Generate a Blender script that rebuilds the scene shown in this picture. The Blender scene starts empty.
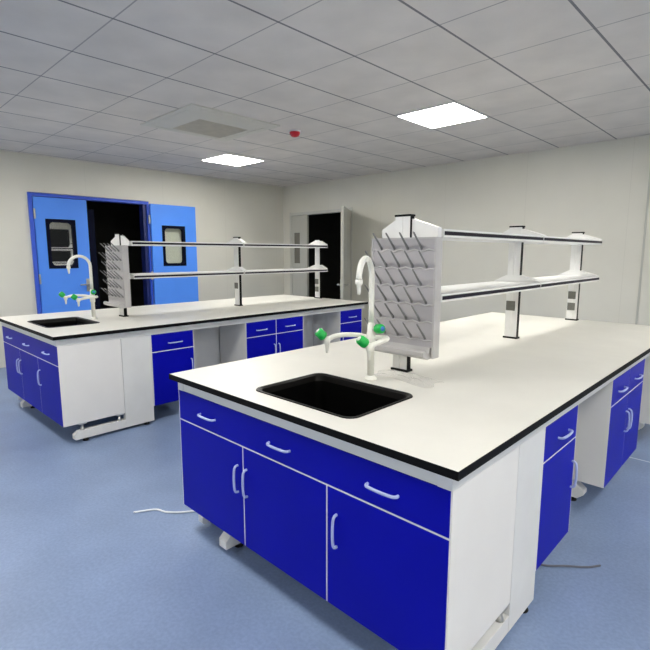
import bpy, bmesh, math, random
from mathutils import Vector, Matrix

random.seed(7)
scene = bpy.context.scene
COL = scene.collection

# ------------------------------------------------------------------ camera
YAW, PITCH, FOCAL = -0.765903, -0.145781, 484.4156
CAM = Vector((0.61218, -1.16833, 1.44613))
cd = bpy.data.cameras.new('camera')
cd.sensor_width = 36.0
cd.sensor_fit = 'HORIZONTAL'
cd.lens = 36.0 * FOCAL / 650.0
cd.clip_start = 0.02
cam = bpy.data.objects.new('camera', cd)
COL.objects.link(cam)
cam.location = CAM
fwd = Vector((math.sin(YAW) * math.cos(PITCH), math.cos(YAW) * math.cos(PITCH), math.sin(PITCH)))
cam.rotation_euler = fwd.to_track_quat('-Z', 'Y').to_euler()
scene.camera = cam

# ------------------------------------------------------------------ world, exposure
w = bpy.data.worlds.new('world')
scene.world = w
w.use_nodes = True
w.node_tree.nodes['Background'].inputs[0].default_value = (0.9, 0.95, 1.0, 1)
w.node_tree.nodes['Background'].inputs[1].default_value = 0.02
scene.view_settings.view_transform = 'Standard'
scene.view_settings.look = 'None'
scene.view_settings.gamma = 1.0
scene.view_settings.use_curve_mapping = False
scene.view_settings.exposure = 0.12
LAMP = 35.0          # emission strength of every ceiling panel

# ------------------------------------------------------------------ dimensions
H = 2.71             # ceiling height
XL, XR = -6.58, 4.7  # left / right wall
YB, YF = 5.15, -5.6  # back / front wall
ZT = 0.85            # worktop height
BW, BL = 1.596, 3.62 # bench width and length


def lin(c):
    return tuple(((v / 255.0) / 12.92 if v / 255.0 <= 0.04045 else ((v / 255.0 + 0.055) / 1.055) ** 2.4) for v in c) + (1.0,)


# ------------------------------------------------------------------ materials
def material(name, rgb, rough=0.5, metal=0.0, spec=0.5, coat=0.0, var=0.0, scale=8.0, bump=0.0, bscale=200.0):
    m = bpy.data.materials.new(name)
    m.use_nodes = True
    nt = m.node_tree
    b = nt.nodes['Principled BSDF']
    b.inputs['Base Color'].default_value = lin(rgb)
    b.inputs['Roughness'].default_value = rough
    b.inputs['Metallic'].default_value = metal
    b.inputs['Specular IOR Level'].default_value = spec
    b.inputs['Coat Weight'].default_value = coat
    tc = nt.nodes.new('ShaderNodeTexCoord')
    if var > 0:
        n = nt.nodes.new('ShaderNodeTexNoise')
        n.inputs['Scale'].default_value = scale
        n.inputs['Detail'].default_value = 5
        nt.links.new(tc.outputs['Object'], n.inputs['Vector'])
        r = nt.nodes.new('ShaderNodeValToRGB')
        r.color_ramp.elements[0].position = 0.3
        r.color_ramp.elements[1].position = 0.7
        r.color_ramp.elements[0].color = lin([max(0, v * (1 - var)) for v in rgb])
        r.color_ramp.elements[1].color = lin([min(255, v * (1 + var)) for v in rgb])
        nt.links.new(n.outputs['Fac'], r.inputs['Fac'])
        nt.links.new(r.outputs['Color'], b.inputs['Base Color'])
    if bump > 0:
        n2 = nt.nodes.new('ShaderNodeTexNoise')
        n2.inputs['Scale'].default_value = bscale
        nt.links.new(tc.outputs['Object'], n2.inputs['Vector'])
        bp = nt.nodes.new('ShaderNodeBump')
        bp.inputs['Strength'].default_value = bump
        bp.inputs['Distance'].default_value = 0.002
        nt.links.new(n2.outputs['Fac'], bp.inputs['Height'])
        nt.links.new(bp.outputs['Normal'], b.inputs['Normal'])
    return m


def emission(name, rgb, strength):
    m = bpy.data.materials.new(name)
    m.use_nodes = True
    nt = m.node_tree
    nt.nodes.remove(nt.nodes['Principled BSDF'])
    e = nt.nodes.new('ShaderNodeEmission')
    e.inputs[0].default_value = lin(rgb)
    e.inputs[1].default_value = strength
    nt.links.new(e.outputs[0], nt.nodes['Material Output'].inputs['Surface'])
    return m


def math_node(nt, op, a, b=None):
    n = nt.nodes.new('ShaderNodeMath')
    n.operation = op
    for i, v in enumerate((a, b)):
        if v is None:
            continue
        if isinstance(v, (int, float)):
            n.inputs[i].default_value = v
        else:
            nt.links.new(v, n.inputs[i])
    return n.outputs[0]


def seam_mask(nt, coord, origin, step, width):
    """1 inside a joint line repeated every step along one axis."""
    v = math_node(nt, 'DIVIDE', math_node(nt, 'SUBTRACT', coord, origin), step)
    f = math_node(nt, 'ABSOLUTE', math_node(nt, 'SUBTRACT', math_node(nt, 'FRACT', math_node(nt, 'ADD', v, 0.5)), 0.5))
    return math_node(nt, 'LESS_THAN', f, width / step / 2)


def ceiling_material():
    m = material('ceiling_tiles', (222, 216, 209), rough=0.8, spec=0.2, var=0.03, scale=3.0, bump=0.2, bscale=120)
    nt = m.node_tree
    b = nt.nodes['Principled BSDF']
    base = b.inputs['Base Color'].links[0].from_socket
    tc = nt.nodes.new('ShaderNodeTexCoord')
    sp = nt.nodes.new('ShaderNodeSeparateXYZ')
    nt.links.new(tc.outputs['Object'], sp.inputs[0])
    mx = seam_mask(nt, sp.outputs['X'], -1.572, 0.6175, 0.015)
    my = seam_mask(nt, sp.outputs['Y'], 2.672, 0.647, 0.009)
    mix = nt.nodes.new('ShaderNodeMix')
    mix.data_type = 'RGBA'
    nt.links.new(math_node(nt, 'MULTIPLY', my, 0.55), mix.inputs['Factor'])
    nt.links.new(base, mix.inputs['A'])
    mix.inputs['B'].default_value = lin((104, 104, 107))
    mix2 = nt.nodes.new('ShaderNodeMix')
    mix2.data_type = 'RGBA'
    nt.links.new(math_node(nt, 'MULTIPLY', mx, 0.85), mix2.inputs['Factor'])
    nt.links.new(mix.outputs['Result'], mix2.inputs['A'])
    mix2.inputs['B'].default_value = lin((104, 104, 107))
    nt.links.new(mix2.outputs['Result'], b.inputs['Base Color'])
    return m


def wall_material(axis):
    m = material('wall_panel_' + axis.lower(), (216, 214, 203), rough=0.42, spec=0.4, var=0.02, scale=1.2)
    nt = m.node_tree
    b = nt.nodes['Principled BSDF']
    base = b.inputs['Base Color'].links[0].from_socket
    tc = nt.nodes.new('ShaderNodeTexCoord')
    sp = nt.nodes.new('ShaderNodeSeparateXYZ')
    nt.links.new(tc.outputs['Object'], sp.inputs[0])
    k = seam_mask(nt, sp.outputs[axis], 0.37, 1.15, 0.006)
    mix = nt.nodes.new('ShaderNodeMix')
    mix.data_type = 'RGBA'
    nt.links.new(math_node(nt, 'MULTIPLY', k, 0.15), mix.inputs['Factor'])
    nt.links.new(base, mix.inputs['A'])
    mix.inputs['B'].default_value = lin((160, 158, 150))
    nt.links.new(mix.outputs['Result'], b.inputs['Base Color'])
    return m


def floor_material():
    m = material('vinyl_floor', (124, 142, 174), rough=0.42, spec=0.35, var=0.06, scale=1.6)
    nt = m.node_tree
    b = nt.nodes['Principled BSDF']
    base = b.inputs['Base Color'].links[0].from_socket
    tc = nt.nodes.new('ShaderNodeTexCoord')
    n = nt.nodes.new('ShaderNodeTexNoise')
    n.inputs['Scale'].default_value = 70
    n.inputs['Detail'].default_value = 6
    nt.links.new(tc.outputs['Object'], n.inputs['Vector'])
    r = nt.nodes.new('ShaderNodeValToRGB')
    r.color_ramp.elements[0].position = 0.36
    r.color_ramp.elements[1].position = 0.64
    r.color_ramp.elements[0].color = (0.90, 0.90, 0.91, 1)
    r.color_ramp.elements[1].color = (1.04, 1.04, 1.04, 1)
    nt.links.new(n.outputs['Fac'], r.inputs['Fac'])
    mul = nt.nodes.new('ShaderNodeMix')
    mul.data_type = 'RGBA'
    mul.blend_type = 'MULTIPLY'
    mul.inputs['Factor'].default_value = 1.0
    nt.links.new(base, mul.inputs['A'])
    nt.links.new(r.outputs['Color'], mul.inputs['B'])
    sp = nt.nodes.new('ShaderNodeSeparateXYZ')
    nt.links.new(tc.outputs['Object'], sp.inputs[0])
    k = seam_mask(nt, sp.outputs['Y'], 2.735, 4.0, 0.014)
    mix = nt.nodes.new('ShaderNodeMix')
    mix.data_type = 'RGBA'
    nt.links.new(math_node(nt, 'MULTIPLY', k, 0.8), mix.inputs['Factor'])
    nt.links.new(mul.outputs['Result'], mix.inputs['A'])
    mix.inputs['B'].default_value = lin((205, 212, 222))
    nt.links.new(mix.outputs['Result'], b.inputs['Base Color'])
    return m


def glass_material(name, mirror):
    m = bpy.data.materials.new(name)
    m.use_nodes = True
    nt = m.node_tree
    nt.nodes.remove(nt.nodes['Principled BSDF'])
    g = nt.nodes.new('ShaderNodeBsdfGlossy')
    g.inputs['Roughness'].default_value = 0.02
    g.inputs['Color'].default_value = (0.9, 0.9, 0.88, 1)
    t = nt.nodes.new('ShaderNodeBsdfTransparent')
    t.inputs['Color'].default_value = (0.93, 0.95, 0.93, 1)
    mx = nt.nodes.new('ShaderNodeMixShader')
    mx.inputs[0].default_value = mirror
    nt.links.new(t.outputs[0], mx.inputs[1])
    nt.links.new(g.outputs[0], mx.inputs[2])
    nt.links.new(mx.outputs[0], nt.nodes['Material Output'].inputs['Surface'])
    return m


def film_material():
    m = bpy.data.materials.new('clear_film')
    m.use_nodes = True
    nt = m.node_tree
    nt.nodes.remove(nt.nodes['Principled BSDF'])
    g = nt.nodes.new('ShaderNodeBsdfGlossy')
    g.inputs['Roughness'].default_value = 0.25
    d = nt.nodes.new('ShaderNodeBsdfDiffuse')
    d.inputs['Color'].default_value = (0.95, 0.94, 0.92, 1)
    t = nt.nodes.new('ShaderNodeBsdfTransparent')
    m1 = nt.nodes.new('ShaderNodeMixShader')
    m1.inputs[0].default_value = 0.5
    nt.links.new(g.outputs[0], m1.inputs[1])
    nt.links.new(d.outputs[0], m1.inputs[2])
    m2 = nt.nodes.new('ShaderNodeMixShader')
    m2.inputs[0].default_value = 0.3
    nt.links.new(t.outputs[0], m2.inputs[1])
    nt.links.new(m1.outputs[0], m2.inputs[2])
    nt.links.new(m2.outputs[0], nt.nodes['Material Output'].inputs['Surface'])
    return m


M = dict(
    ceiling=ceiling_material(), wall_x=wall_material('X'), wall_y=wall_material('Y'), floor=floor_material(),
    top=material('worktop_white', (226, 224, 216), rough=0.42, spec=0.35, var=0.012, scale=4),
    edge=material('worktop_black_edge', (9, 9, 10), rough=0.6, spec=0.12, var=0.05),
    blue=material('blue_laminate', (4, 8, 160), rough=0.42, spec=0.12, var=0.03, scale=3),
    white=material('white_laminate', (222, 220, 217), rough=0.5, spec=0.3, var=0.012, scale=3),
    steel=material('white_painted_steel', (216, 216, 214), rough=0.4, spec=0.4, var=0.015, scale=6),
    greyp=material('grey_panel', (218, 218, 218), rough=0.55, spec=0.3, var=0.015, scale=3),
    pull=material('pale_plastic_pull', (172, 184, 222), rough=0.35, spec=0.5, var=0.02, scale=20),
    sink=material('black_epoxy_resin', (5, 5, 5), rough=0.4, spec=0.1, var=0.1, scale=30),
    rim=material('dark_sink_rim', (13, 12, 11), rough=0.35, spec=0.25, var=0.08, scale=30),
    alu=material('white_coated_aluminium', (232, 232, 230), rough=0.35, spec=0.45, var=0.01, scale=10),
    black=material('black_plastic', (12, 12, 12), rough=0.5, spec=0.15, var=0.1, scale=20),
    strip=material('dark_edge_strip', (24, 21, 36), rough=0.5, spec=0.2, var=0.08, scale=20),
    socket=material('grey_socket_plastic', (112, 112, 106), rough=0.5, spec=0.4, var=0.04, scale=40),
    socketd=material('dark_socket_slot', (62, 62, 60), rough=0.5, var=0.05, scale=40),
    rack=material('grey_polypropylene', (178, 176, 176), rough=0.45, spec=0.4, var=0.025, scale=6),
    rackd=material('grey_rack_sheet', (168, 165, 168), rough=0.4, spec=0.45, var=0.03, scale=7),
    peg=material('dark_grey_peg', (122, 122, 122), rough=0.35, spec=0.5, var=0.05, scale=30),
    tap=material('white_epoxy_coat', (238, 237, 228), rough=0.28, spec=0.5, var=0.01, scale=20),
    green=material('green_knob_plastic', (10, 172, 72), rough=0.35, spec=0.5, var=0.06, scale=40),
    bluedot=material('blue_index_button', (60, 120, 190), rough=0.4, var=0.05, scale=50),
    door=material('blue_painted_door', (84, 148, 252), rough=0.45, spec=0.35, var=0.02, scale=2),
    doorf=material('blue_door_frame', (58, 92, 205), rough=0.45, spec=0.35, var=0.03, scale=3),
    jamb=material('dark_blue_jamb', (20, 34, 96), rough=0.45, var=0.05, scale=4),
    navy=material('navy_rubber', (6, 10, 32), rough=0.7, spec=0.1, var=0.08, scale=10),
    gdoor=material('grey_painted_door', (188, 188, 180), rough=0.45, spec=0.35, var=0.015, scale=2),
    gframe=material('grey_door_frame', (200, 200, 192), rough=0.45, var=0.02, scale=3),
    gglass=material('smoky_window', (118, 116, 108), rough=0.2, spec=0.5, var=0.03, scale=5),
    chrome=material('brushed_steel', (190, 190, 186), rough=0.28, metal=0.9, var=0.03, scale=20),
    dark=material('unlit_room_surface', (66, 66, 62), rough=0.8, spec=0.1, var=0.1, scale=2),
    acw=material('air_conditioner_plastic', (212, 209, 198), rough=0.5, spec=0.3, var=0.015, scale=3),
    acg=material('air_conditioner_grille', (196, 191, 178), rough=0.6, spec=0.2, var=0.03, scale=10),
    red=material('red_alarm_plastic', (205, 20, 40), rough=0.35, spec=0.5, var=0.05, scale=30),
    lampf=material('lamp_frame_white', (225, 225, 225), rough=0.4, var=0.01, scale=8),
    lamp=emission('lamp_diffuser', (255, 252, 245), LAMP),
    cable=material('white_cable', (226, 228, 232), rough=0.4, var=0.02, scale=20),
    cabled=material('grey_cable', (96, 98, 108), rough=0.5, var=0.05, scale=20),
    pane=glass_material('reflective_pane', 0.6),
    clear=glass_material('clear_pane', 0.06),
    film=film_material(),
    drain=material('grey_drain', (70, 70, 70), rough=0.35, metal=0.6, var=0.05, scale=30),
)


# ------------------------------------------------------------------ mesh helpers
def add_box(bm, x0, x1, y0, y1, z0, z1, bev=0.0):
    vs = [bm.verts.new((x, y, z)) for z in (z0, z1) for y in (y0, y1) for x in (x0, x1)]
    fs = [bm.faces.new([vs[i] for i in q]) for q in
          ((0, 2, 3, 1), (4, 5, 7, 6), (0, 1, 5, 4), (2, 6, 7, 3), (0, 4, 6, 2), (1, 3, 7, 5))]
    if bev > 0:
        es = list({e for f in fs for e in f.edges})
        bmesh.ops.bevel(bm, geom=es, offset=bev, segments=2, profile=0.5, affect='EDGES')
    return bm


def box_bm(*a, bev=0.0):
    return add_box(bmesh.new(), *a, bev=bev)


def add_prism(bm, pts, vec, bev=0.0):
    """extrude a planar polygon (list of 3-D points) along vec"""
    v = Vector(vec)
    a = [bm.verts.new(Vector(p)) for p in pts]
    b = [bm.verts.new(Vector(p) + v) for p in pts]
    n = len(pts)
    fs = [bm.faces.new(a), bm.faces.new(b[::-1])]
    for i in range(n):
        fs.append(bm.faces.new((a[i], b[i], b[(i + 1) % n], a[(i + 1) % n])))
    bmesh.ops.recalc_face_normals(bm, faces=fs)
    if bev > 0:
        es = list({e for f in fs for e in f.edges})
        bmesh.ops.bevel(bm, geom=es, offset=bev, segments=2, profile=0.5, affect='EDGES')
    return bm


def add_tube(bm, pts, radii, seg=12, caps=True):
    pts = [Vector(p) for p in pts]
    if not isinstance(radii, (list, tuple)):
        radii = [radii] * len(pts)
    rings = []
    up = None
    for i, p in enumerate(pts):
        t = (pts[min(i + 1, len(pts) - 1)] - pts[max(i - 1, 0)]).normalized()
        if up is None:
            up = Vector((0, 0, 1)) if abs(t.z) < 0.9 else Vector((1, 0, 0))
        side = t.cross(up)
        if side.length < 1e-6:
            side = t.cross(Vector((0, 1, 0)))
        side.normalize()
        up = side.cross(t).normalized()
        rings.append([bm.verts.new(p + (side * math.cos(2 * math.pi * k / seg) + up * math.sin(2 * math.pi * k / seg)) * radii[i])
                      for k in range(seg)])
    fs = []
    for a, b in zip(rings, rings[1:]):
        for k in range(seg):
            fs.append(bm.faces.new((a[k], a[(k + 1) % seg], b[(k + 1) % seg], b[k])))
    if caps:
        fs.append(bm.faces.new(rings[0][::-1]))
        fs.append(bm.faces.new(rings[-1]))
    bmesh.ops.recalc_face_normals(bm, faces=fs)
    for f in fs:
        f.smooth = True
    return bm


def tube_bm(*a, **k):
    return add_tube(bmesh.new(), *a, **k)


def smooth_path(pts, n=8):
    """Catmull-Rom through the points"""
    P = [Vector(p) for p in pts]
    P = [P[0] * 2 - P[1]] + P + [P[-1] * 2 - P[-2]]
    out = []
    for i in range(1, len(P) - 2):
        for k in range(n):
            t = k / n
            a, b, c, d = P[i - 1], P[i], P[i + 1], P[i + 2]
            out.append(0.5 * ((2 * b) + (c - a) * t + (2 * a - 5 * b + 4 * c - d) * t * t + (3 * b - a - 3 * c + d) * t ** 3))
    out.append(P[-2])
    return out


def add_lathe(bm, prof, centre, axis, seg=20):
    """prof: (radius, distance along axis) from centre"""
    axis = Vector(axis).normalized()
    o = Vector((0, 0, 1)) if abs(axis.z) < 0.9 else Vector((1, 0, 0))
    s = axis.cross(o).normalized()
    t = axis.cross(s).normalized()
    c = Vector(centre)
    rings = [[bm.verts.new(c + axis * d + (s * math.cos(2 * math.pi * k / seg) + t * math.sin(2 * math.pi * k / seg)) * max(r, 1e-4))
              for k in range(seg)] for r, d in prof]
    fs = []
    for a, b in zip(rings, rings[1:]):
        for k in range(seg):
            fs.append(bm.faces.new((a[k], a[(k + 1) % seg], b[(k + 1) % seg], b[k])))
    fs.append(bm.faces.new(rings[0][::-1]))
    fs.append(bm.faces.new(rings[-1]))
    bmesh.ops.recalc_face_normals(bm, faces=fs)
    for f in fs:
        f.smooth = True
    return bm


def lathe_bm(*a, **k):
    return add_lathe(bmesh.new(), *a, **k)


def obj(name, bm, mat, parent=None, smooth_angle=None):
    me = bpy.data.meshes.new(name)
    bm.normal_update()
    bm.to_mesh(me)
    bm.free()
    for mm in (mat if isinstance(mat, (list, tuple)) else [mat]):
        me.materials.append(M[mm])
    o = bpy.data.objects.new(name, me)
    COL.objects.link(o)
    if parent is not None:
        o.parent = parent
    return o


def thing(name, label, cat, loc=(0, 0, 0), rotz=0.0, group=None, kind=None):
    o = bpy.data.objects.new(name, None)
    o.empty_display_size = 0.1
    COL.objects.link(o)
    o.location = loc
    o.rotation_euler = (0, 0, rotz)
    if label:
        o['label'] = label
    if cat:
        o['category'] = cat
    if group:
        o['group'] = group
    if kind:
        o['kind'] = kind
    return o


def tag(o, label, cat, group=None):
    o['label'] = label
    o['category'] = cat
    if group:
        o['group'] = group
    return o


def struct(name, bm, mat, label=None, cat=None):
    o = obj(name, bm, mat)
    o['kind'] = 'structure'
    if label:
        o['label'] = label
        o['category'] = cat
    return o


# ================================================================== SETTING
TH = 0.12
struct('floor', box_bm(XL - 2.4, XR, YF, YB + 2.0, -0.1, 0.0), 'floor', 'blue grey speckled vinyl floor of the laboratory', 'floor')
struct('ceiling', box_bm(XL, XR, YF, YB, H, H + 0.08), 'ceiling', 'grey suspended ceiling of square mineral tiles', 'ceiling')

# left wall with the double-door opening
DY0, DY1, DZ = 0.835, 2.385, 2.188
bm = bmesh.new()
add_box(bm, XL - TH, XL, YF, DY0 - 0.04, 0, H)
add_box(bm, XL - TH, XL, DY1 + 0.04, YB + TH, 0, H)
add_box(bm, XL - TH, XL, DY0 - 0.04, DY1 + 0.04, DZ + 0.05, H)
struct('wall_left', bm, 'wall_y', 'pale grey panel wall around the blue double door', 'wall')
# back wall with the grey-door opening
GX0, GX1, GZ = -6.345, -4.87, 2.16
bm = bmesh.new()
add_box(bm, XL, GX0 - 0.05, YB, YB + TH, 0, H)
add_box(bm, GX1 + 0.05, XR, YB, YB + TH, 0, H)
add_box(bm, GX0 - 0.05, GX1 + 0.05, YB, YB + TH, GZ + 0.05, H)
struct('wall_back', bm, 'wall_x', 'pale grey panel wall behind the benches with the grey door', 'wall')
RY0_, RY1_ = 4.30, 5.12  # unseen doorway gap, added so the blue door's glass reflects something dark
bm = bmesh.new()
add_box(bm, XR, XR + TH, YF, RY0_, 0, H)
add_box(bm, XR, XR + TH, RY1_, YB, 0, H)
add_box(bm, XR, XR + TH, RY0_, RY1_, 2.3, H)
struct('wall_right', bm, 'wall_y')
struct('wall_front', box_bm(XL, XR, YF - TH, YF, 0, H), 'wall_x')
struct('trim_1', box_bm(-0.612, -0.594, YB - 0.012, YB, 0, H), 'gdoor', 'slim grey vertical joint strip on the back wall', 'trim')


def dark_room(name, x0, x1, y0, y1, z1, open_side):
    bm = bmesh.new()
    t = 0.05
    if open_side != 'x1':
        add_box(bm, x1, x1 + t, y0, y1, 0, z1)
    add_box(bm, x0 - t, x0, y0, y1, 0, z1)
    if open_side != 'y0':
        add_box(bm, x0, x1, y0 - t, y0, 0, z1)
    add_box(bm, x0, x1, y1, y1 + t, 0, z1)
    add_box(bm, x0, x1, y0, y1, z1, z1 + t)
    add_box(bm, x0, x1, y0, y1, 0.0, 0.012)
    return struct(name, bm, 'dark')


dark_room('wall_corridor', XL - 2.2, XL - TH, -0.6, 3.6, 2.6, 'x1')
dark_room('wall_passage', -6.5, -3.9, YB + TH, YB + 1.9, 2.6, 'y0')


# ---- blue double door (built on the plane x = XL, facing +x)
def window_ring(bm, x0, x1, a0, a1, z0, z1, wd, rad, flat):
    """rounded rectangular frame with a square outside; flat maps (u, z, depth) to a point"""
    n = 6
    inner = []
    cs = [(a1 - wd - rad, z1 - wd - rad, 0), (a0 + wd + rad, z1 - wd - rad, 90), (a0 + wd + rad, z0 + wd + rad, 180), (a1 - wd - rad, z0 + wd + rad, 270)]
    outc = [(a1, z1), (a0, z1), (a0, z0), (a1, z0)]
    outer = []
    for (cx, cz, st), oc in zip(cs, outc):
        for k in range(n + 1):
            an = math.radians(st + 90 * k / n)
            inner.append((cx + rad * math.cos(an), cz + rad * math.sin(an)))
            outer.append(oc)
    N = len(inner)
    layers = []
    for d in (x0, x1):
        vi = [bm.verts.new(flat(u, z, d)) for u, z in inner]
        vo = {}
        vol = []
        for q in outer:
            if q not in vo:
                vo[q] = bm.verts.new(flat(q[0], q[1], d))
            vol.append(vo[q])
        layers.append((vi, vol))
    fs = []
    for vi, vo in layers:
        for k in range(N):
            j = (k + 1) % N
            q = [vi[k], vi[j]] + ([vo[j], vo[k]] if vo[j] is not vo[k] else [vo[k]])
            fs.append(bm.faces.new(q))
    (i0, o0), (i1, o1) = layers
    for k in range(N):
        j = (k + 1) % N
        fs.append(bm.faces.new((i0[k], i0[j], i1[j], i1[k])))
        if o0[k] is not o0[j]:
            fs.append(bm.faces.new((o0[k], o0[j], o1[j], o1[k])))
    bmesh.ops.recalc_face_normals(bm, faces=fs)
    return bm


def slab_with_hole(bm, d0, d1, a0, a1, z0, z1, h, flat):
    """door slab with a rectangular opening h = (u0, u1, z0, z1)"""
    for r in ((a0, h[0], z0, z1), (h[1], a1, z0, z1), (h[0], h[1], z0, h[2]), (h[0], h[1], h[3], z1)):
        ps = [flat(u, z, d) for d in (d0, d1) for z in (r[2], r[3]) for u in (r[0], r[1])]
        vs = [bm.verts.new(p) for p in ps]
        fs = [bm.faces.new([vs[i] for i in q]) for q in ((0, 2, 3, 1), (4, 5, 7, 6), (0, 1, 5, 4), (2, 6, 7, 3), (0, 4, 6, 2), (1, 3, 7, 5))]
        bmesh.ops.recalc_face_normals(bm, faces=fs)
    return bm


door = thing('door_1', 'bright blue double door with rounded windows, right leaf folded back', 'door', kind='structure')
bm = bmesh.new()
add_box(bm, XL - TH, XL + 0.03, DY0 - 0.045, DY0, 0, DZ + 0.042)
add_box(bm, XL - TH, XL + 0.03, DY1, DY1 + 0.03, 0, DZ + 0.042)
add_box(bm, XL - TH, XL + 0.03, DY0, DY1, DZ, DZ + 0.042)
obj('frame', bm, 'doorf', door)
obj('jamb_lining', box_bm(XL - TH - 0.01, XL - 0.005, DY1 - 0.05, DY1, 0, DZ), 'jamb', door)
fl = lambda u, z, d: (d, u, z)
# closed left leaf
LY0, LY1 = DY0 + 0.012, 1.512
leaf = obj('leaf', slab_with_hole(bmesh.new(), XL - 0.03, XL + 0.012, LY0, LY1, 0.01, DZ - 0.005, (0.985, 1.335, 1.26, 1.895), fl), 'door', door)
obj('window_trim', window_ring(bmesh.new(), XL - 0.035, XL + 0.022, 0.975, 1.345, 1.25, 1.905, 0.042, 0.05, fl), 'navy', leaf)
obj('pane', box_bm(XL - 0.012, XL - 0.006, 0.98, 1.34, 1.255, 1.90), 'pane', leaf)
for hz in (0.35, 1.05, 1.9):
    obj('hinge', box_bm(XL + 0.012, XL + 0.034, DY0 + 0.004, DY0 + 0.026, hz, hz + 0.13, bev=0.004), 'chrome', leaf)
obj('edge_seal', box_bm(XL - 0.06, XL - 0.01, LY1, LY1 + 0.10, 0.02, 2.06), 'navy', leaf)
bm = bmesh.new()
add_tube(bm, [(XL + 0.012, 1.46, 1.02), (XL + 0.06, 1.46, 1.02), (XL + 0.065, 1.34, 1.02)], 0.011)
add_box(bm, XL + 0.012, XL + 0.02, 1.435, 1.485, 0.92, 1.10, bev=0.003)
obj('handle', bm, 'chrome', leaf)
# right leaf swung flat against the wall
RY0, RY1 = DY1 + 0.035, 3.185
leaf = obj('leaf', slab_with_hole(bmesh.new(), XL + 0.035, XL + 0.075, RY0, RY1, 0.01, DZ + 0.01, (2.60, 2.97, 1.27, 1.87), fl), 'door', door)
obj('window_trim', window_ring(bmesh.new(), XL + 0.03, XL + 0.083, 2.588, 2.982, 1.258, 1.882, 0.042, 0.05, fl), 'navy', leaf)
obj('pane', box_bm(XL + 0.05, XL + 0.056, 2.59, 2.98, 1.262, 1.878), 'clear', leaf)
for hz in (0.35, 1.05, 1.9):
    obj('hinge', box_bm(XL + 0.03, XL + 0.06, DY1 + 0.008, DY1 + 0.034, hz, hz + 0.13, bev=0.004), 'chrome', leaf)

# ---- grey door on the back wall (plane y = YB, facing -y)
gd = thing('door_2', 'grey door standing wide open beside its narrow fixed leaf', 'door', kind='structure')
bm = bmesh.new()
add_box(bm, GX0 - 0.05, GX0, YB - 0.006, YB + TH, 0, GZ + 0.06)
add_box(bm, GX1, GX1 + 0.05, YB - 0.006, YB + TH, 0, GZ + 0.06)
add_box(bm, GX0, GX1, YB - 0.006, YB + TH, GZ, GZ + 0.05)
obj('frame', bm, 'gframe', gd)
fy = lambda u, z, d: (u, d, z)
leaf = obj('fixed_leaf', slab_with_hole(bmesh.new(), YB + 0.0, YB + 0.045, GX0 + 0.01, -5.925, 0.01, GZ - 0.005, (-6.28, -6.12, 1.27, 1.84), fy), 'gdoor', gd)
obj('window', box_bm(-6.28, -6.12, YB + 0.012, YB + 0.03, 1.27, 1.84), 'gglass', leaf)
obj('lock_plate', box_bm(-5.975, -5.945, YB - 0.006, YB + 0.0, 0.86, 0.99, bev=0.002), 'chrome', leaf)
# open leaf swung towards the room
LW = 0.98
ang = math.radians(-55.5)
sw = thing('open_leaf', None, None, (GX1 + 0.012, YB - 0.03, 0), ang)
sw.parent = gd
obj('panel', box_bm(0, LW, -0.022, 0.022, 0.01, GZ - 0.005, bev=0.002), 'gdoor', sw)
bm = bmesh.new()
for s in (-1, 1):
    add_tube(bm, [(LW - 0.06, s * 0.022, 0.98), (LW - 0.06, s * 0.075, 0.98), (LW - 0.20, s * 0.085, 0.98)], 0.014)
    add_box(bm, LW - 0.085, LW - 0.035, s * 0.026 - 0.004, s * 0.026 + 0.004, 0.90, 1.06, bev=0.002)
obj('handle', bm, 'chrome', sw)


# ================================================================== CEILING FITTINGS
def ceiling_light(x1, y0, label):
    t = thing('ceiling_light', label, 'light', (x1 - 0.3035, y0 + 0.312, H), 0, 'square panel lights in the ceiling')
    a, b = 0.3035, 0.312
    bm = bmesh.new()
    for q in ((-a, a, -b, -b + 0.012), (-a, a, b - 0.012, b), (-a, -a + 0.012, -b, b), (a - 0.012, a, -b, b)):
        add_box(bm, *q, -0.010, 0.0)
    obj('frame', bm, 'lampf', t)
    obj('diffuser', box_bm(-a + 0.012, a - 0.012, -b + 0.012, b - 0.012, -0.007, -0.002), 'lamp', t)


ceiling_light(-1.570, 2.670, 'glowing square ceiling panel light nearer the camera, above the near bench')
ceiling_light(-4.735, 2.585, 'glowing square ceiling panel light farther away, behind the air conditioner')
for lx, ly, wd in ((-1.57, -0.95, 'over the sink end of the near bench'), (-4.73, -0.95, 'over the sink end of the far bench'),
                   (1.52, 2.67, 'over the aisle beside the near bench'), (1.52, -0.95, 'behind the camera'), (4.6, 0.86, 'halfway along the right wall, added for fill'), (4.6, -2.6, 'by the front end of the right wall, added for fill'), (-1.57, -4.2, 'near the front wall, added for fill'),
                   (1.52, -4.2, 'in the front corner, added for fill'), (-4.73, -4.2, 'by the front end of the left wall, added for fill'), (4.6, 2.67, 'by the right wall, added for fill'), (4.6, -0.95, 'at the right wall, added for fill')):
    ceiling_light(lx, ly, 'glowing square ceiling panel light out of view ' + wd)  # rows along the right and front walls are added for low-angle fill light

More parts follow.
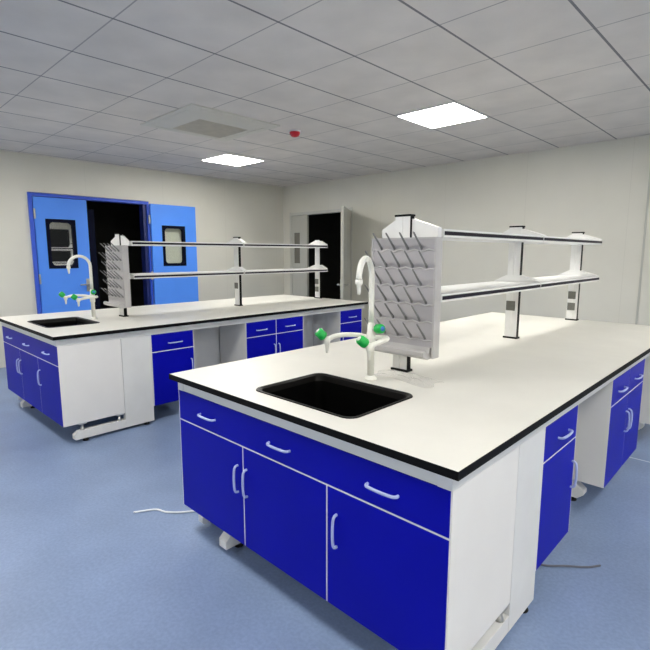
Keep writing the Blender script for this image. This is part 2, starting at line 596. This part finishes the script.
ac = thing('air_conditioner', 'off white square cassette air conditioner set into the grey ceiling', 'air conditioner', (-3.68, 1.667, H))
bm = bmesh.new()
a, b = 0.475, 0.495
gx0, gx1, gy0, gy1 = -0.375, 0.135, -0.21, 0.36
for q in ((-a, gx0, -b, b), (gx1, a, -b, b), (gx0, gx1, -b, gy0), (gx0, gx1, gy1, b)):
    add_box(bm, *q, -0.012, 0.0)
obj('panel', bm, 'acw', ac)
bm = bmesh.new()
add_box(bm, gx0, gx1, gy0, gy1, -0.006, -0.002)
n = 22
for i in range(n):
    x = gx0 + (gx1 - gx0) * (i + 0.5) / n
    add_box(bm, x - 0.006, x + 0.006, gy0, gy1, -0.0115, -0.006)
obj('grille', bm, 'acg', ac)
for q in ((-a + 0.03, -a + 0.065, -0.36, 0.36), (a - 0.09, a - 0.055, -0.36, 0.36)):
    obj('air_vane', box_bm(*q, -0.0155, -0.011, bev=0.002), 'acw', ac)
for q in ((-0.36, 0.30, -b + 0.05, -b + 0.085), (-0.36, 0.30, b - 0.085, b - 0.05)):
    obj('air_vane', box_bm(*q, -0.0155, -0.011, bev=0.002), 'acw', ac)

al = thing('fire_alarm', 'small red dome alarm on the ceiling beside the air conditioner', 'alarm', (-3.265, 2.41, H))
obj('base', lathe_bm([(0.062, 0), (0.062, -0.012), (0.055, -0.014)], (0, 0, 0), (0, 0, 1)), 'lampf', al)
obj('dome', lathe_bm([(0.055, -0.013), (0.054, -0.03), (0.045, -0.048), (0.028, -0.06), (0.001, -0.064)], (0, 0, 0), (0, 0, 1)), 'red', al)


# ================================================================== BENCH PIECES (local x from -BW to 0, y from 0 to BL)
CT = 0.769           # top of the cabinets
RAIL = 0.823         # underside of the worktop
CB = 0.150           # underside of the cabinets


def pull(parent, c, along, out, length=0.124, name='handle'):
    """U-shaped bow pull; along and out are unit vectors"""
    c, a, o = Vector(c), Vector(along), Vector(out)
    h = length / 2
    pts = smooth_path([c - a * h, c - a * (h - 0.002) + o * 0.012, c - a * (h - 0.016) + o * 0.020, c + o * 0.023,
                       c + a * (h - 0.016) + o * 0.020, c + a * (h - 0.002) + o * 0.012, c + a * h], 6)
    bm = tube_bm(pts, 0.0055, seg=8)
    return obj(name, bm, 'pull', parent)


def worktop(o, label, sx0, sx1, sy0, sy1):
    t = thing('worktop', label, 'worktop', o)
    # one slab with a sink cut-out: white faces, black edge
    bm = bmesh.new()
    xs, ys = [-BW, sx0, sx1, 0.0], [0.0, sy0, sy1, BL]
    V = {}
    for zi, z in enumerate((RAIL, ZT)):
        for i, x in enumerate(xs):
            for j, y in enumerate(ys):
                V[i, j, zi] = bm.verts.new((x, y, z))
    for zi in (0, 1):
        for i in range(3):
            for j in range(3):
                if (i, j) == (1, 1):
                    continue
                q = [V[i, j, zi], V[i + 1, j, zi], V[i + 1, j + 1, zi], V[i, j + 1, zi]]
                bm.faces.new(q if zi else q[::-1])
    def side(p, q):
        f = bm.faces.new((V[p[0], p[1], 0], V[q[0], q[1], 0], V[q[0], q[1], 1], V[p[0], p[1], 1]))
    for k in range(3):
        side((k, 0), (k + 1, 0)); side((3, k), (3, k + 1)); side((3 - k, 3), (2 - k, 3)); side((0, 3 - k), (0, 2 - k))
    for p, q in (((1, 1), (1, 2)), ((1, 2), (2, 2)), ((2, 2), (2, 1)), ((2, 1), (1, 1))):
        side(p, q)
    obj('slab', bm, 'top', t)
    bm = bmesh.new()
    e = 0.0025
    add_box(bm, -BW - e, e, -e, 0.0, RAIL, ZT - 0.0005)
    add_box(bm, -BW - e, e, BL, BL + e, RAIL, ZT - 0.0005)
    add_box(bm, -BW - e, -BW, 0, BL, RAIL, ZT - 0.0005)
    add_box(bm, 0, e, 0, BL, RAIL, ZT - 0.0005)
    obj('edge_band', bm, 'edge', t)
    return t


def rounded_rect(x0, x1, y0, y1, r, n=6):
    out = []
    for cx, cy, st in ((x1 - r, y1 - r, 0), (x0 + r, y1 - r, 90), (x0 + r, y0 + r, 180), (x1 - r, y0 + r, 270)):
        for k in range(n + 1):
            an = math.radians(st + 90 * k / n)
            out.append((cx + r * math.cos(an), cy + r * math.sin(an)))
    return out


def sink(o, label, sx0, sx1, sy0, sy1):
    t = thing('sink', label, 'sink', o)
    prof = [(-0.016, ZT + 0.0005, 0.05), (-0.014, ZT + 0.005, 0.05), (-0.006, ZT + 0.005, 0.045), (0.004, ZT - 0.002, 0.04), (0.008, ZT - 0.03, 0.04)]
    def loops(prof, bm):
        rings = []
        for ins, z, r in prof:
            rings.append([bm.verts.new((x, y, z)) for x, y in rounded_rect(sx0 + ins, sx1 - ins, sy0 + ins, sy1 - ins, r)])
        fs = []
        for A, B in zip(rings, rings[1:]):
            for k in range(len(A)):
                j = (k + 1) % len(A)
                fs.append(bm.faces.new((A[k], A[j], B[j], B[k])))
        return rings, fs
    bm = bmesh.new()
    rings, fs = loops(prof, bm)
    bmesh.ops.recalc_face_normals(bm, faces=fs)
    obj('rim', bm, 'rim', t)
    bm = bmesh.new()
    rings, fs = loops([(0.008, ZT - 0.028, 0.04), (0.012, ZT - 0.24, 0.05), (0.035, ZT - 0.27, 0.06), (0.20, ZT - 0.28, 0.004)], bm)
    bm.faces.new(rings[-1])
    # outer shell
    r2, f2 = loops([(0.0081, ZT - 0.028, 0.04), (0.001, ZT - 0.1, 0.04), (0.001, ZT - 0.29, 0.05)], bm)
    bm.faces.new(r2[-1])
    obj('basin', bm, 'sink', t)
    cx, cy = (sx0 + sx1) / 2, (sy0 + sy1) / 2
    obj('drain', lathe_bm([(0.045, 0), (0.045, 0.004), (0.03, 0.005), (0.028, 0.001)], (cx, cy, ZT - 0.28), (0, 0, 1)), 'drain', t)
    return t


def faucet(o, label, swing, px=-0.80, py=0.615):
    # swing: how far the gooseneck is turned towards +x
    t = thing('faucet', label, 'faucet', (o[0] + px, o[1] + py, o[2] + ZT))
    z0 = 0.0
    obj('base', lathe_bm([(0.030, z0), (0.030, z0 + 0.008), (0.022, z0 + 0.016), (0.0175, z0 + 0.022)], (0, 0, 0), (0, 0, 1)), 'tap', t)
    obj('column', lathe_bm([(0.0165, 0.02), (0.0165, 0.155), (0.022, 0.16), (0.022, 0.225), (0.018, 0.23), (0.018, 0.265), (0.0145, 0.272), (0.0145, 0.275)], (0, 0, 0), (0, 0, 1)), 'tap', t)
    top, r = 0.486, 0.088
    sx, sy = math.sin(swing), -math.cos(swing)
    pts = [(0, 0, 0.272), (0, 0, 0.36), (0, 0, 0.43)]
    for k in range(17):
        an = math.pi * k / 16
        q = r - r * math.cos(an)
        pts.append((sx * q, sy * q, top + r * 1.02 * math.sin(an)))
    obj('spout', tube_bm(pts, 0.0135, seg=14), 'tap', t)
    obj('nozzle', lathe_bm([(0.016, 0.486), (0.016, 0.466), (0.010, 0.461), (0.008, 0.43), (0.0055, 0.42)], (sx * 2 * r, sy * 2 * r, 0), (0, 0, 1)), 'tap', t)
    def knob(c, d, parent=None):
        k = obj('knob', lathe_bm([(0.012, -0.004), (0.020, 0.0), (0.0235, 0.008), (0.0225, 0.036), (0.018, 0.043)], c, d, seg=10), 'green', t)
        dd = Vector(d).normalized()
        obj('index_button', lathe_bm([(0.012, 0.0435), (0.011, 0.046)], c, d, seg=12), 'bluedot' if d[0] > 0.5 else 'tap', k)
    # gooseneck valve on the right
    obj('valve', tube_bm([(0.012, 0, 0.245), (0.04, -0.004, 0.250)], 0.011), 'tap', t)
    knob((0.036, -0.004, 0.250), (1, -0.25, 0.12))
    # two curved side outlets reaching over the sink
    def outlet(pts, tilt):
        obj('outlet_pipe', tube_bm(smooth_path(pts, 8), 0.0115, seg=12), 'tap', t)
        e = Vector(pts[-1])
        obj('outlet_nozzle', lathe_bm([(0.015, 0.014), (0.015, -0.016), (0.010, -0.02), (0.007, -0.055), (0.005, -0.06)], e, (0, 0, 1)), 'tap', t)
        d = Vector(tilt).normalized()
        knob(e + d * 0.018, d)
    outlet([(-0.01, 0, 0.20), (-0.042, -0.03, 0.213), (-0.078, -0.10, 0.220), (-0.095, -0.155, 0.217), (-0.103, -0.195, 0.205)], (-0.38, -0.55, 0.65))
    outlet([(0.01, 0, 0.205), (0.065, 0.015, 0.210), (0.108, -0.02, 0.212), (0.124, -0.09, 0.210), (0.120, -0.165, 0.198)], (-0.30, -0.6, 0.55))
    return t


def drying_rack(o, label, x0=-0.948, x1=-0.573, y0=0.797, y1=0.850, z0=0.955, z1=1.523):
    t = thing('drying_rack', label, 'drying rack', (o[0] + (x0 + x1) / 2, o[1] + y1, o[2] + z0))
    hw, hh, dp = (x1 - x0) / 2, z1 - z0, y1 - y0
    bm = bmesh.new()
    rm = 0.010
    add_box(bm, -hw, -hw + rm, -dp, 0, 0.0, hh)
    add_box(bm, hw - rm, hw, -dp, 0, 0.0, hh)
    add_box(bm, -hw + rm, hw - rm, -dp, 0, hh - rm * 0.7, hh)
    obj('frame', bm, 'rack', t)
    obj('back_panel', box_bm(-hw + rm, hw - rm, -dp + 0.003, -0.004, 0.05, hh - rm * 0.7), 'rackd', t)
    bm = bmesh.new()
    add_prism(bm, [(-hw, 0, 0.055), (-hw, 0, 0.0), (-hw, -dp - 0.012, -0.006), (-hw, -dp - 0.05, 0.012), (-hw, -dp - 0.052, 0.034), (-hw, -dp - 0.036, 0.04), (-hw, -dp - 0.005, 0.022), (-hw, -dp + 0.004, 0.055)], (2 * hw - 0.02, 0, 0), 0.002)
    obj('drip_tray', bm, 'rack', t)
    # raised ledges that carry each row of pegs
    rows = 6
    zs = [hh - 0.050 - i * 0.0843 for i in range(rows)]
    sp = 0.078
    for i, z in enumerate(zs):
        n = 4
        offs = [(-1.5 + k) * sp - 0.010 for k in range(4)] if i % 2 == 0 else [(-2.5 + k) * sp + 0.021 for k in range(5)]
        bm = bmesh.new()
        ry = -dp + 0.003
        pr = []
        for k, u in enumerate(offs):
            pass
        add_tube(bm, [(-hw + rm, ry, z - 0.012)] + [(offs[0] + sp * q / 4 - sp / 2, ry, z - 0.012 + 0.006 * math.cos(math.pi * q / 2 * 1.0)) for q in range(0, 4 * len(offs) + 1) if -hw + rm + 0.004 < offs[0] + sp * q / 4 - sp / 2 < hw - rm - 0.004] + [(hw - rm, ry, z - 0.012)], 0.0045, seg=6)
        obj('ledge', bm, 'rack', t)
        for u in offs:
            d = Vector((0, -0.70, 0.71)).normalized()
            c = Vector((u, ry, z))
            L = 0.102
            obj('peg', tube_bm([c - d * 0.004, c + d * 0.006, c + d * (L * 0.5), c + d * (L - 0.005), c + d * L], [0.0085, 0.0062, 0.0048, 0.0040, 0.0020], seg=8), 'peg', t)
    return t


def reagent_shelf(o, label, sx):
    # sx: sideways offset of the boards on their posts
    t = thing('reagent_shelf', label, 'shelf', (o[0] - 0.80, o[1], o[2] + ZT))
    posts = (0.871, 2.225, 3.545)
    ztop = 1.628 - ZT
    for i, y in enumerate(posts):
        bm = bmesh.new()
        hx, hy = 0.0440, 0.018
        # aluminium extrusion: two halves with a groove down the front and back
        add_box(bm, -hx, -0.0015, y - hy, y + hy, 0.012, ztop)
        add_box(bm, 0.0015, hx - 0.002, y - hy, y + hy, 0.012, ztop)
        add_box(bm, -0.0015, 0.0015, y - hy + 0.004, y + hy - 0.004, 0.012, ztop)
        u = obj('upright', bm, 'alu', t)
        bm = bmesh.new()
        add_box(bm, hx - 0.002, hx + 0.001, y - hy + 0.003, y + hy - 0.003, 0.012, ztop)
        add_box(bm, -hx - 0.001, -hx, y - hy + 0.003, y + hy - 0.003, 0.012, ztop)
        obj('side_slot', bm, 'black', u)
        obj('base_plate', box_bm(-hx - 0.007, hx + 0.007, y - hy - 0.008, y + hy + 0.008, 0.0, 0.012, bev=0.002), 'black', u)
        obj('top_cap', box_bm(-hx - 0.004, hx + 0.004, y - hy - 0.004, y + hy + 0.004, ztop, ztop + 0.010, bev=0.002), 'black', u)
        socks = {0: (), 1: (1.083,), 2: (1.077, 0.975)}[i]
        for z in socks:
            zz = z - ZT
            s = obj('socket', box_bm(-0.040, 0.024, y - hy - 0.007, y - hy, zz - 0.034, zz + 0.034, bev=0.003), 'socket', u)
    for lvl, (zb, zc) in enumerate(((1.212, 1.315), (1.525, 1.632))):
        zb -= ZT; zc -= ZT
        zs = zb + 0.040
        # sloping white end brackets clasping each post
        for i, y in enumerate(posts):
            hy = 0.030
            zl = zb if i == 0 else zs
            yb = y - 0.006 if i == 0 else y - hy      # the first post shows its face in front of the bracket
            bm = bmesh.new()
            # hollow in the middle where the post passes: two wings
            for s in (-1, 1):
                w_ = [(s * 0.0455, zl), (sx + s * 0.1625, zl), (sx + s * 0.1625, zs + 0.004), (sx + s * 0.150, zs + 0.009), (s * 0.0455, zc - 0.015)]
                add_prism(bm, [(x, yb, z) for x, z in w_], (0, y + hy - yb, 0), 0.002)
            add_box(bm, -0.0455, 0.0455, y + 0.0185, y + hy, zl, zc - 0.016)
            if i:
                add_box(bm, -0.0455, 0.0455, y - hy, y - 0.0185, zl, zc - 0.016)
            obj('bracket', bm, 'alu', t)
        for y0, y1 in ((0.925, 2.203), (2.214, 3.572)):
            bm = bmesh.new()
            for q in ((sx - 0.161, -0.046, y0, y1), (0.046, sx + 0.161, y0, y1)):
                add_box(bm, *q, zb, zs)
            # the middle of the board stops short of the posts
            cut = [y0]
            for p in posts:
                if y0 - 0.05 < p + 0.02 and p - 0.02 < y1 + 0.05:
                    cut += [max(y0, p - 0.020), min(y1, p + 0.020)]
            cut.append(y1)
            for k in range(0, len(cut) - 1, 2):
                if cut[k + 1] - cut[k] > 0.002:
                    add_box(bm, -0.046, 0.046, cut[k], cut[k + 1], zb, zs)
            sh = obj('shelf_board', bm, 'alu', t)
            for s in (-1, 1):
                xa, xb = (sx + 0.161, sx + 0.1645) if s > 0 else (sx - 0.1645, sx - 0.161)
                obj('edge_strip', box_bm(xa, xb, y0 + 0.006, y1 - 0.006, zb + 0.011, zb + 0.029), 'strip', sh)
    return t


def bench_frame(o, label):
    t = thing('bench_frame', label, 'frame', o)
    bm = bmesh.new()
    i = 0.030
    for q in ((-BW + i, -i, i, i + 0.04), (-BW + i, -i, BL - i - 0.04, BL - i), (-i - 0.04, -i, i + 0.04, BL - i - 0.04), (-BW + i, -BW + i + 0.04, i + 0.04, BL - i - 0.04)):
        add_box(bm, *q, CT + 0.001, RAIL - 0.0005)
    obj('top_rail', bm, 'steel', t)
    for cx in (-0.055, -BW + 0.055):
        obj('corner_plate', box_bm(cx - 0.024, cx + 0.024, i - 0.003, i + 0.001, CT + 0.001, RAIL - 0.001), 'greyp', t)
    # pipe-chase legs behind the sink cabinet, one per long side, each with a foot reaching to the end of the bench
    for s, x0, x1 in ((1, -0.072, -0.030), (-1, -BW + 0.050, -BW + 0.092)):
        obj('leg', box_bm(x0, x1, 0.5035, 0.750, 0.025, CT), 'steel', t)
        bm = bmesh.new()
        ty = 0.100
        add_prism(bm, [(x0, 0.502, 0.025), (x0, 0.502, 0.094), (x0, ty + 0.035, 0.094), (x0, ty, 0.068), (x0, ty, 0.035), (x0, ty + 0.012, 0.025)], (x1 - x0, 0, 0), 0.002)
        f = obj('foot_beam', bm, 'steel', t)
        for y in (0.17, 0.46):
            bm = bmesh.new()
            cx = (x0 + x1) / 2
            add_box(bm, cx - 0.018, cx + 0.018, y - 0.03, y + 0.03, CB - 0.012, CB - 0.001)
            add_lathe(bm, [(0.02, 0.094), (0.012, 0.110), (0.009, 0.114), (0.009, CB - 0.012)], (cx, y, 0), (0, 0, 1), 10)
            obj('leveller', bm, 'chrome', f)
        for y in (0.19, 0.69):
            obj('foot_pad', lathe_bm([(0.022, 0.0), (0.024, 0.006), (0.018, 0.014), (0.008, 0.016), (0.008, 0.03)], ((x0 + x1) / 2, y, 0), (0, 0, 1)), 'black', f)
    # middle foot under the sink cabinet
    bm = bmesh.new()
    add_prism(bm, [(-1.285, 0.7, 0.03), (-1.285, 0.7, 0.10), (-1.285, 0.09, 0.10), (-1.285, 0.055, 0.07), (-1.285, 0.055, 0.03)], (0.06, 0, 0), 0.002)
    f = obj('foot_beam', bm, 'steel', t)
    for y in (0.15, 0.62):
        obj('foot_pad', lathe_bm([(0.022, 0.0), (0.024, 0.006), (0.018, 0.014), (0.008, 0.016), (0.008, 0.03)], (-1.255, y, 0), (0, 0, 1)), 'black', f)
    # cross feet under the other cabinets
    for y in (1.80, 3.33):
        bm = bmesh.new()
        add_prism(bm, [(-BW + 0.14, y - 0.03, 0.03), (-0.17, y - 0.03, 0.03), (-0.135, y - 0.03, 0.06), (-0.135, y - 0.03, 0.085), (-0.175, y - 0.03, 0.115), (-BW + 0.175, y - 0.03, 0.115), (-BW + 0.135, y - 0.03, 0.085), (-BW + 0.135, y - 0.03, 0.06)], (0, 0.06, 0), 0.002)
        f = obj('foot_beam', bm, 'steel', t)
        for x in (-0.20, -BW + 0.20):
            obj('foot_pad', lathe_bm([(0.022, 0.0), (0.024, 0.006), (0.018, 0.014), (0.008, 0.016), (0.008, 0.03)], (x, y, 0), (0, 0, 1)), 'black', f)
        obj('leg', box_bm(-BW / 2 - 0.03, -BW / 2 + 0.03, y - 0.025, y + 0.025, 0.116, CT), 'steel', t)
    # unseen panel added along the bench middle to block light from the left
    obj('light_block_panel', box_bm(-0.81, -0.79, 0.76, 3.52, 0.02, CT), 'greyp', t)
    # grey back panels closing the knee spaces
    for y0, y1 in ((1.165, 1.742), (2.535, 3.130)):
        obj('back_panel', box_bm(-0.515, -0.500, y0, y1, 0.10, CT), 'greyp', t)
    return t


def sink_cabinet(o, label):
    """full-width cabinet under the sink, doors on the end of the bench (facing -y)"""
    t = thing('sink_cabinet', label, 'cabinet', o)
    x0, x1, y0, y1 = -BW + 0.027, -0.030, 0.048, 0.500
    bm = bmesh.new()
    th = 0.018
    add_box(bm, x0, x0 + th, y0, y1, CB, CT)
    add_box(bm, x1 - th, x1, y0, y1, CB, CT)
    add_box(bm, x0 + th, x1 - th, y0, y1, CB, CB + th)
    add_box(bm, x0 + 0.08, x1 - 0.08, 0.562, 0.58, CB, CT)
    add_box(bm, x0 + 0.08, x1 - 0.08, y1, 0.562, CB, CB + th)
    add_box(bm, x0 + th, x1 - th, y0, y0 + 0.004, CB + th, CT)
    obj('body', bm, 'white', t)
    fy0, fy1 = 0.030, 0.047
    g = 0.0035
    lo, hi = x0 + 0.005, x1 - 0.006
    # pale edging that shows between and beside the fronts
    bm = bmesh.new()
    add_box(bm, x0, lo, fy0 + 0.001, y0, CB, CT)
    add_box(bm, hi, x1, fy0 + 0.001, y0, CB, CT)
    add_box(bm, lo, hi, fy0 + 0.0012, y0, 0.6165 - g, 0.6165 + g)
    for cxx in (-1.0385, -0.532):
        add_box(bm, cxx - g, cxx + g, fy0 + 0.0012, y0, CB, 0.6165 - g)
    obj('edging', bm, 'white', t)
    d = obj('drawer_front', box_bm(lo, hi, fy0, fy1, 0.6165 + g, CT - 0.002, bev=0.0012), 'blue', t)
    for hx in (-1.306, -0.792, -0.280):
        pull(d, (hx, fy0, 0.687), (1, 0, 0), (0, -1, 0))
    cuts = [lo, -1.0385, -0.532, hi]
    for k, hx in enumerate((-1.077, -1.012, -0.482)):
        p = obj('door', box_bm(cuts[k] + (g if k else 0), cuts[k + 1] - (g if k < 2 else 0), fy0, fy1, CB, 0.6165 - g, bev=0.0012), 'blue', t)
        pull(p, (hx, fy0, 0.457), (0, 0, 1), (0, -1, 0))
    return t


def base_cabinet(o, y0, y1, doors, label, handle_side=1, name='base_cabinet', depth=0.46):
    """cabinet facing +x with one drawer above each door"""
    t = thing(name, label, 'cabinet', o)
    xf = -0.030
    th = 0.018
    xb = xf - depth
    bm = bmesh.new()
    add_box(bm, xb, xf - 0.018, y0, y0 + th, CB, CT)
    add_box(bm, xb, xf - 0.018, y1 - th, y1, CB, CT)
    add_box(bm, xb, xf - 0.018, y0 + th, y1 - th, CB, CB + th)
    add_box(bm, xb, xf - 0.018, y0 + th, y1 - th, CT - th, CT)
    add_box(bm, xb, xb + th, y0 + th, y1 - th, CB + th, CT - th)
    add_box(bm, xf - 0.022, xf - 0.018, y0 + th, y1 - th, CB + th, CT - th)
    obj('body', bm, 'white', t)
    g = 0.0035
    wdt = (y1 - y0) / doors
    e = 0.006
    bm = bmesh.new()
    add_box(bm, xf - 0.018, xf - 0.001, y0, y0 + e, CB, CT)
    add_box(bm, xf - 0.018, xf - 0.001, y1 - e, y1, CB, CT)
    add_box(bm, xf - 0.018, xf - 0.0012, y0 + e, y1 - e, 0.6165 - g, 0.6165 + g)
    if doors == 2:
        add_box(bm, xf - 0.018, xf - 0.0012, y0 + wdt - g, y0 + wdt + g, CB, 0.6165 - g)
        add_box(bm, xf - 0.018, xf - 0.0012, y0 + wdt - g, y0 + wdt + g, 0.6165 + g, CT)
    obj('edging', bm, 'white', t)
    for k in range(doors):
        a = y0 + wdt * k + (g if k else e)
        b = y0 + wdt * (k + 1) - (g if k < doors - 1 else e)
        d = obj('drawer', box_bm(xf - 0.017, xf, a, b, 0.6165 + g, CT - 0.002, bev=0.0012), 'blue', t)
        pull(d, (xf, (a + b) / 2 + (0.0 if doors > 1 else 0.02), 0.682), (0, 1, 0), (1, 0, 0), 0.13)
        p = obj('door', box_bm(xf - 0.017, xf, a, b, CB, 0.6165 - g, bev=0.0012), 'blue', t)
        if doors == 2:
            hy = b - 0.028 if k == 0 else a + 0.028
        else:
            hy = b - 0.028 if handle_side > 0 else a + 0.028
        pull(p, (xf, hy, 0.448), (0, 0, 1), (1, 0, 0))
    return t


SX0, SX1, SY0, SY1 = -1.052, -0.500, 0.122, 0.522


def bench(o, which, other, end_cab):
    worktop(o, 'white worktop with black edge on the %s bench' % which, SX0, SX1, SY0, SY1)
    sink(o, 'black rectangular sink sunk into the %s bench worktop' % which, SX0, SX1, SY0, SY1)
    faucet(o, 'white gooseneck laboratory faucet with green knobs on the %s bench' % which, math.radians(20 if which == 'near' else -14), py=0.615 if which == 'near' else 0.592)
    drying_rack(o, 'grey peg drying rack behind the faucet on the %s bench' % which)
    reagent_shelf(o, 'white two tier reagent shelf standing on the %s bench worktop' % which, 0.028 if which == 'near' else -0.015)
    bench_frame(o, 'white steel frame and feet carrying the %s bench' % which)
    sink_cabinet(o, 'wide blue three door cabinet under the sink of the %s bench' % which)
    base_cabinet(o, 0.754, 1.162, 1, 'narrow blue cabinet next to the white end panel of the %s bench' % which, 1)
    base_cabinet(o, 1.745, 2.530, 2, 'blue cabinet with two drawers and two doors on the %s bench' % which, name='double_cabinet')
    if end_cab:
        base_cabinet(o, 3.135, 3.545, 1, 'narrow blue cabinet at the rear end of the %s bench' % which, -1)


bench((0, 0, 0), 'near', 'far', True)
bench((-3.207, -0.041, 0), 'far', 'near', True)

# ================================================================== SMALL DETAILS
# crumpled clear protective film around the foot of the first shelf post on the near bench
bm = bmesh.new()
rng = random.Random(3)
nx, ny = 26, 14
grid = []
for j in range(ny + 1):
    row = []
    for i in range(nx + 1):
        u, v = i / nx, j / ny
        x = -0.86 + 0.34 * u + 0.015 * math.sin(7 * v)
        y = 0.68 + 0.15 * v + 0.02 * math.sin(5 * u)
        e = min(u, 1 - u, v, 1 - v)
        z = ZT + 0.0015 + 0.014 * abs(math.sin(9 * u + 4 * v) * math.cos(6 * v - 3 * u)) * min(1, 6 * e) + 0.001 * rng.random()
        row.append(bm.verts.new((x, y, z)))
    grid.append(row)
for j in range(ny):
    for i in range(nx):
        cx, cy = grid[j][i].co.x, grid[j][i].co.y
        if (Vector((cx, cy)) - Vector((-0.80, 0.615))).length < 0.045:
            continue
        bm.faces.new((grid[j][i], grid[j][i + 1], grid[j + 1][i + 1], grid[j + 1][i])).smooth = True
tag(obj('plastic_film', bm, 'film'), 'crumpled clear plastic film on the worktop at the foot of the front post', 'film')

tag(obj('cable', tube_bm(smooth_path([(-1.93, -0.08, 0.006), (-1.87, 0.02, 0.006), (-1.80, 0.05, 0.006), (-1.72, 0.13, 0.006), (-1.62, 0.30, 0.006), (-1.50, 0.60, 0.006)], 8), 0.005, seg=8), 'cable'),
    'thin white cable on the floor at the left corner of the near bench', 'cable')
tag(obj('cable', tube_bm(smooth_path([(-0.30, 0.95, 0.006), (-0.10, 1.035, 0.006), (-0.02, 1.10, 0.006), (0.06, 1.165, 0.006), (0.10, 1.22, 0.006)], 8), 0.0045, seg=8), 'cabled'),
    'thin grey cable on the floor below the narrow near cabinet', 'cable')
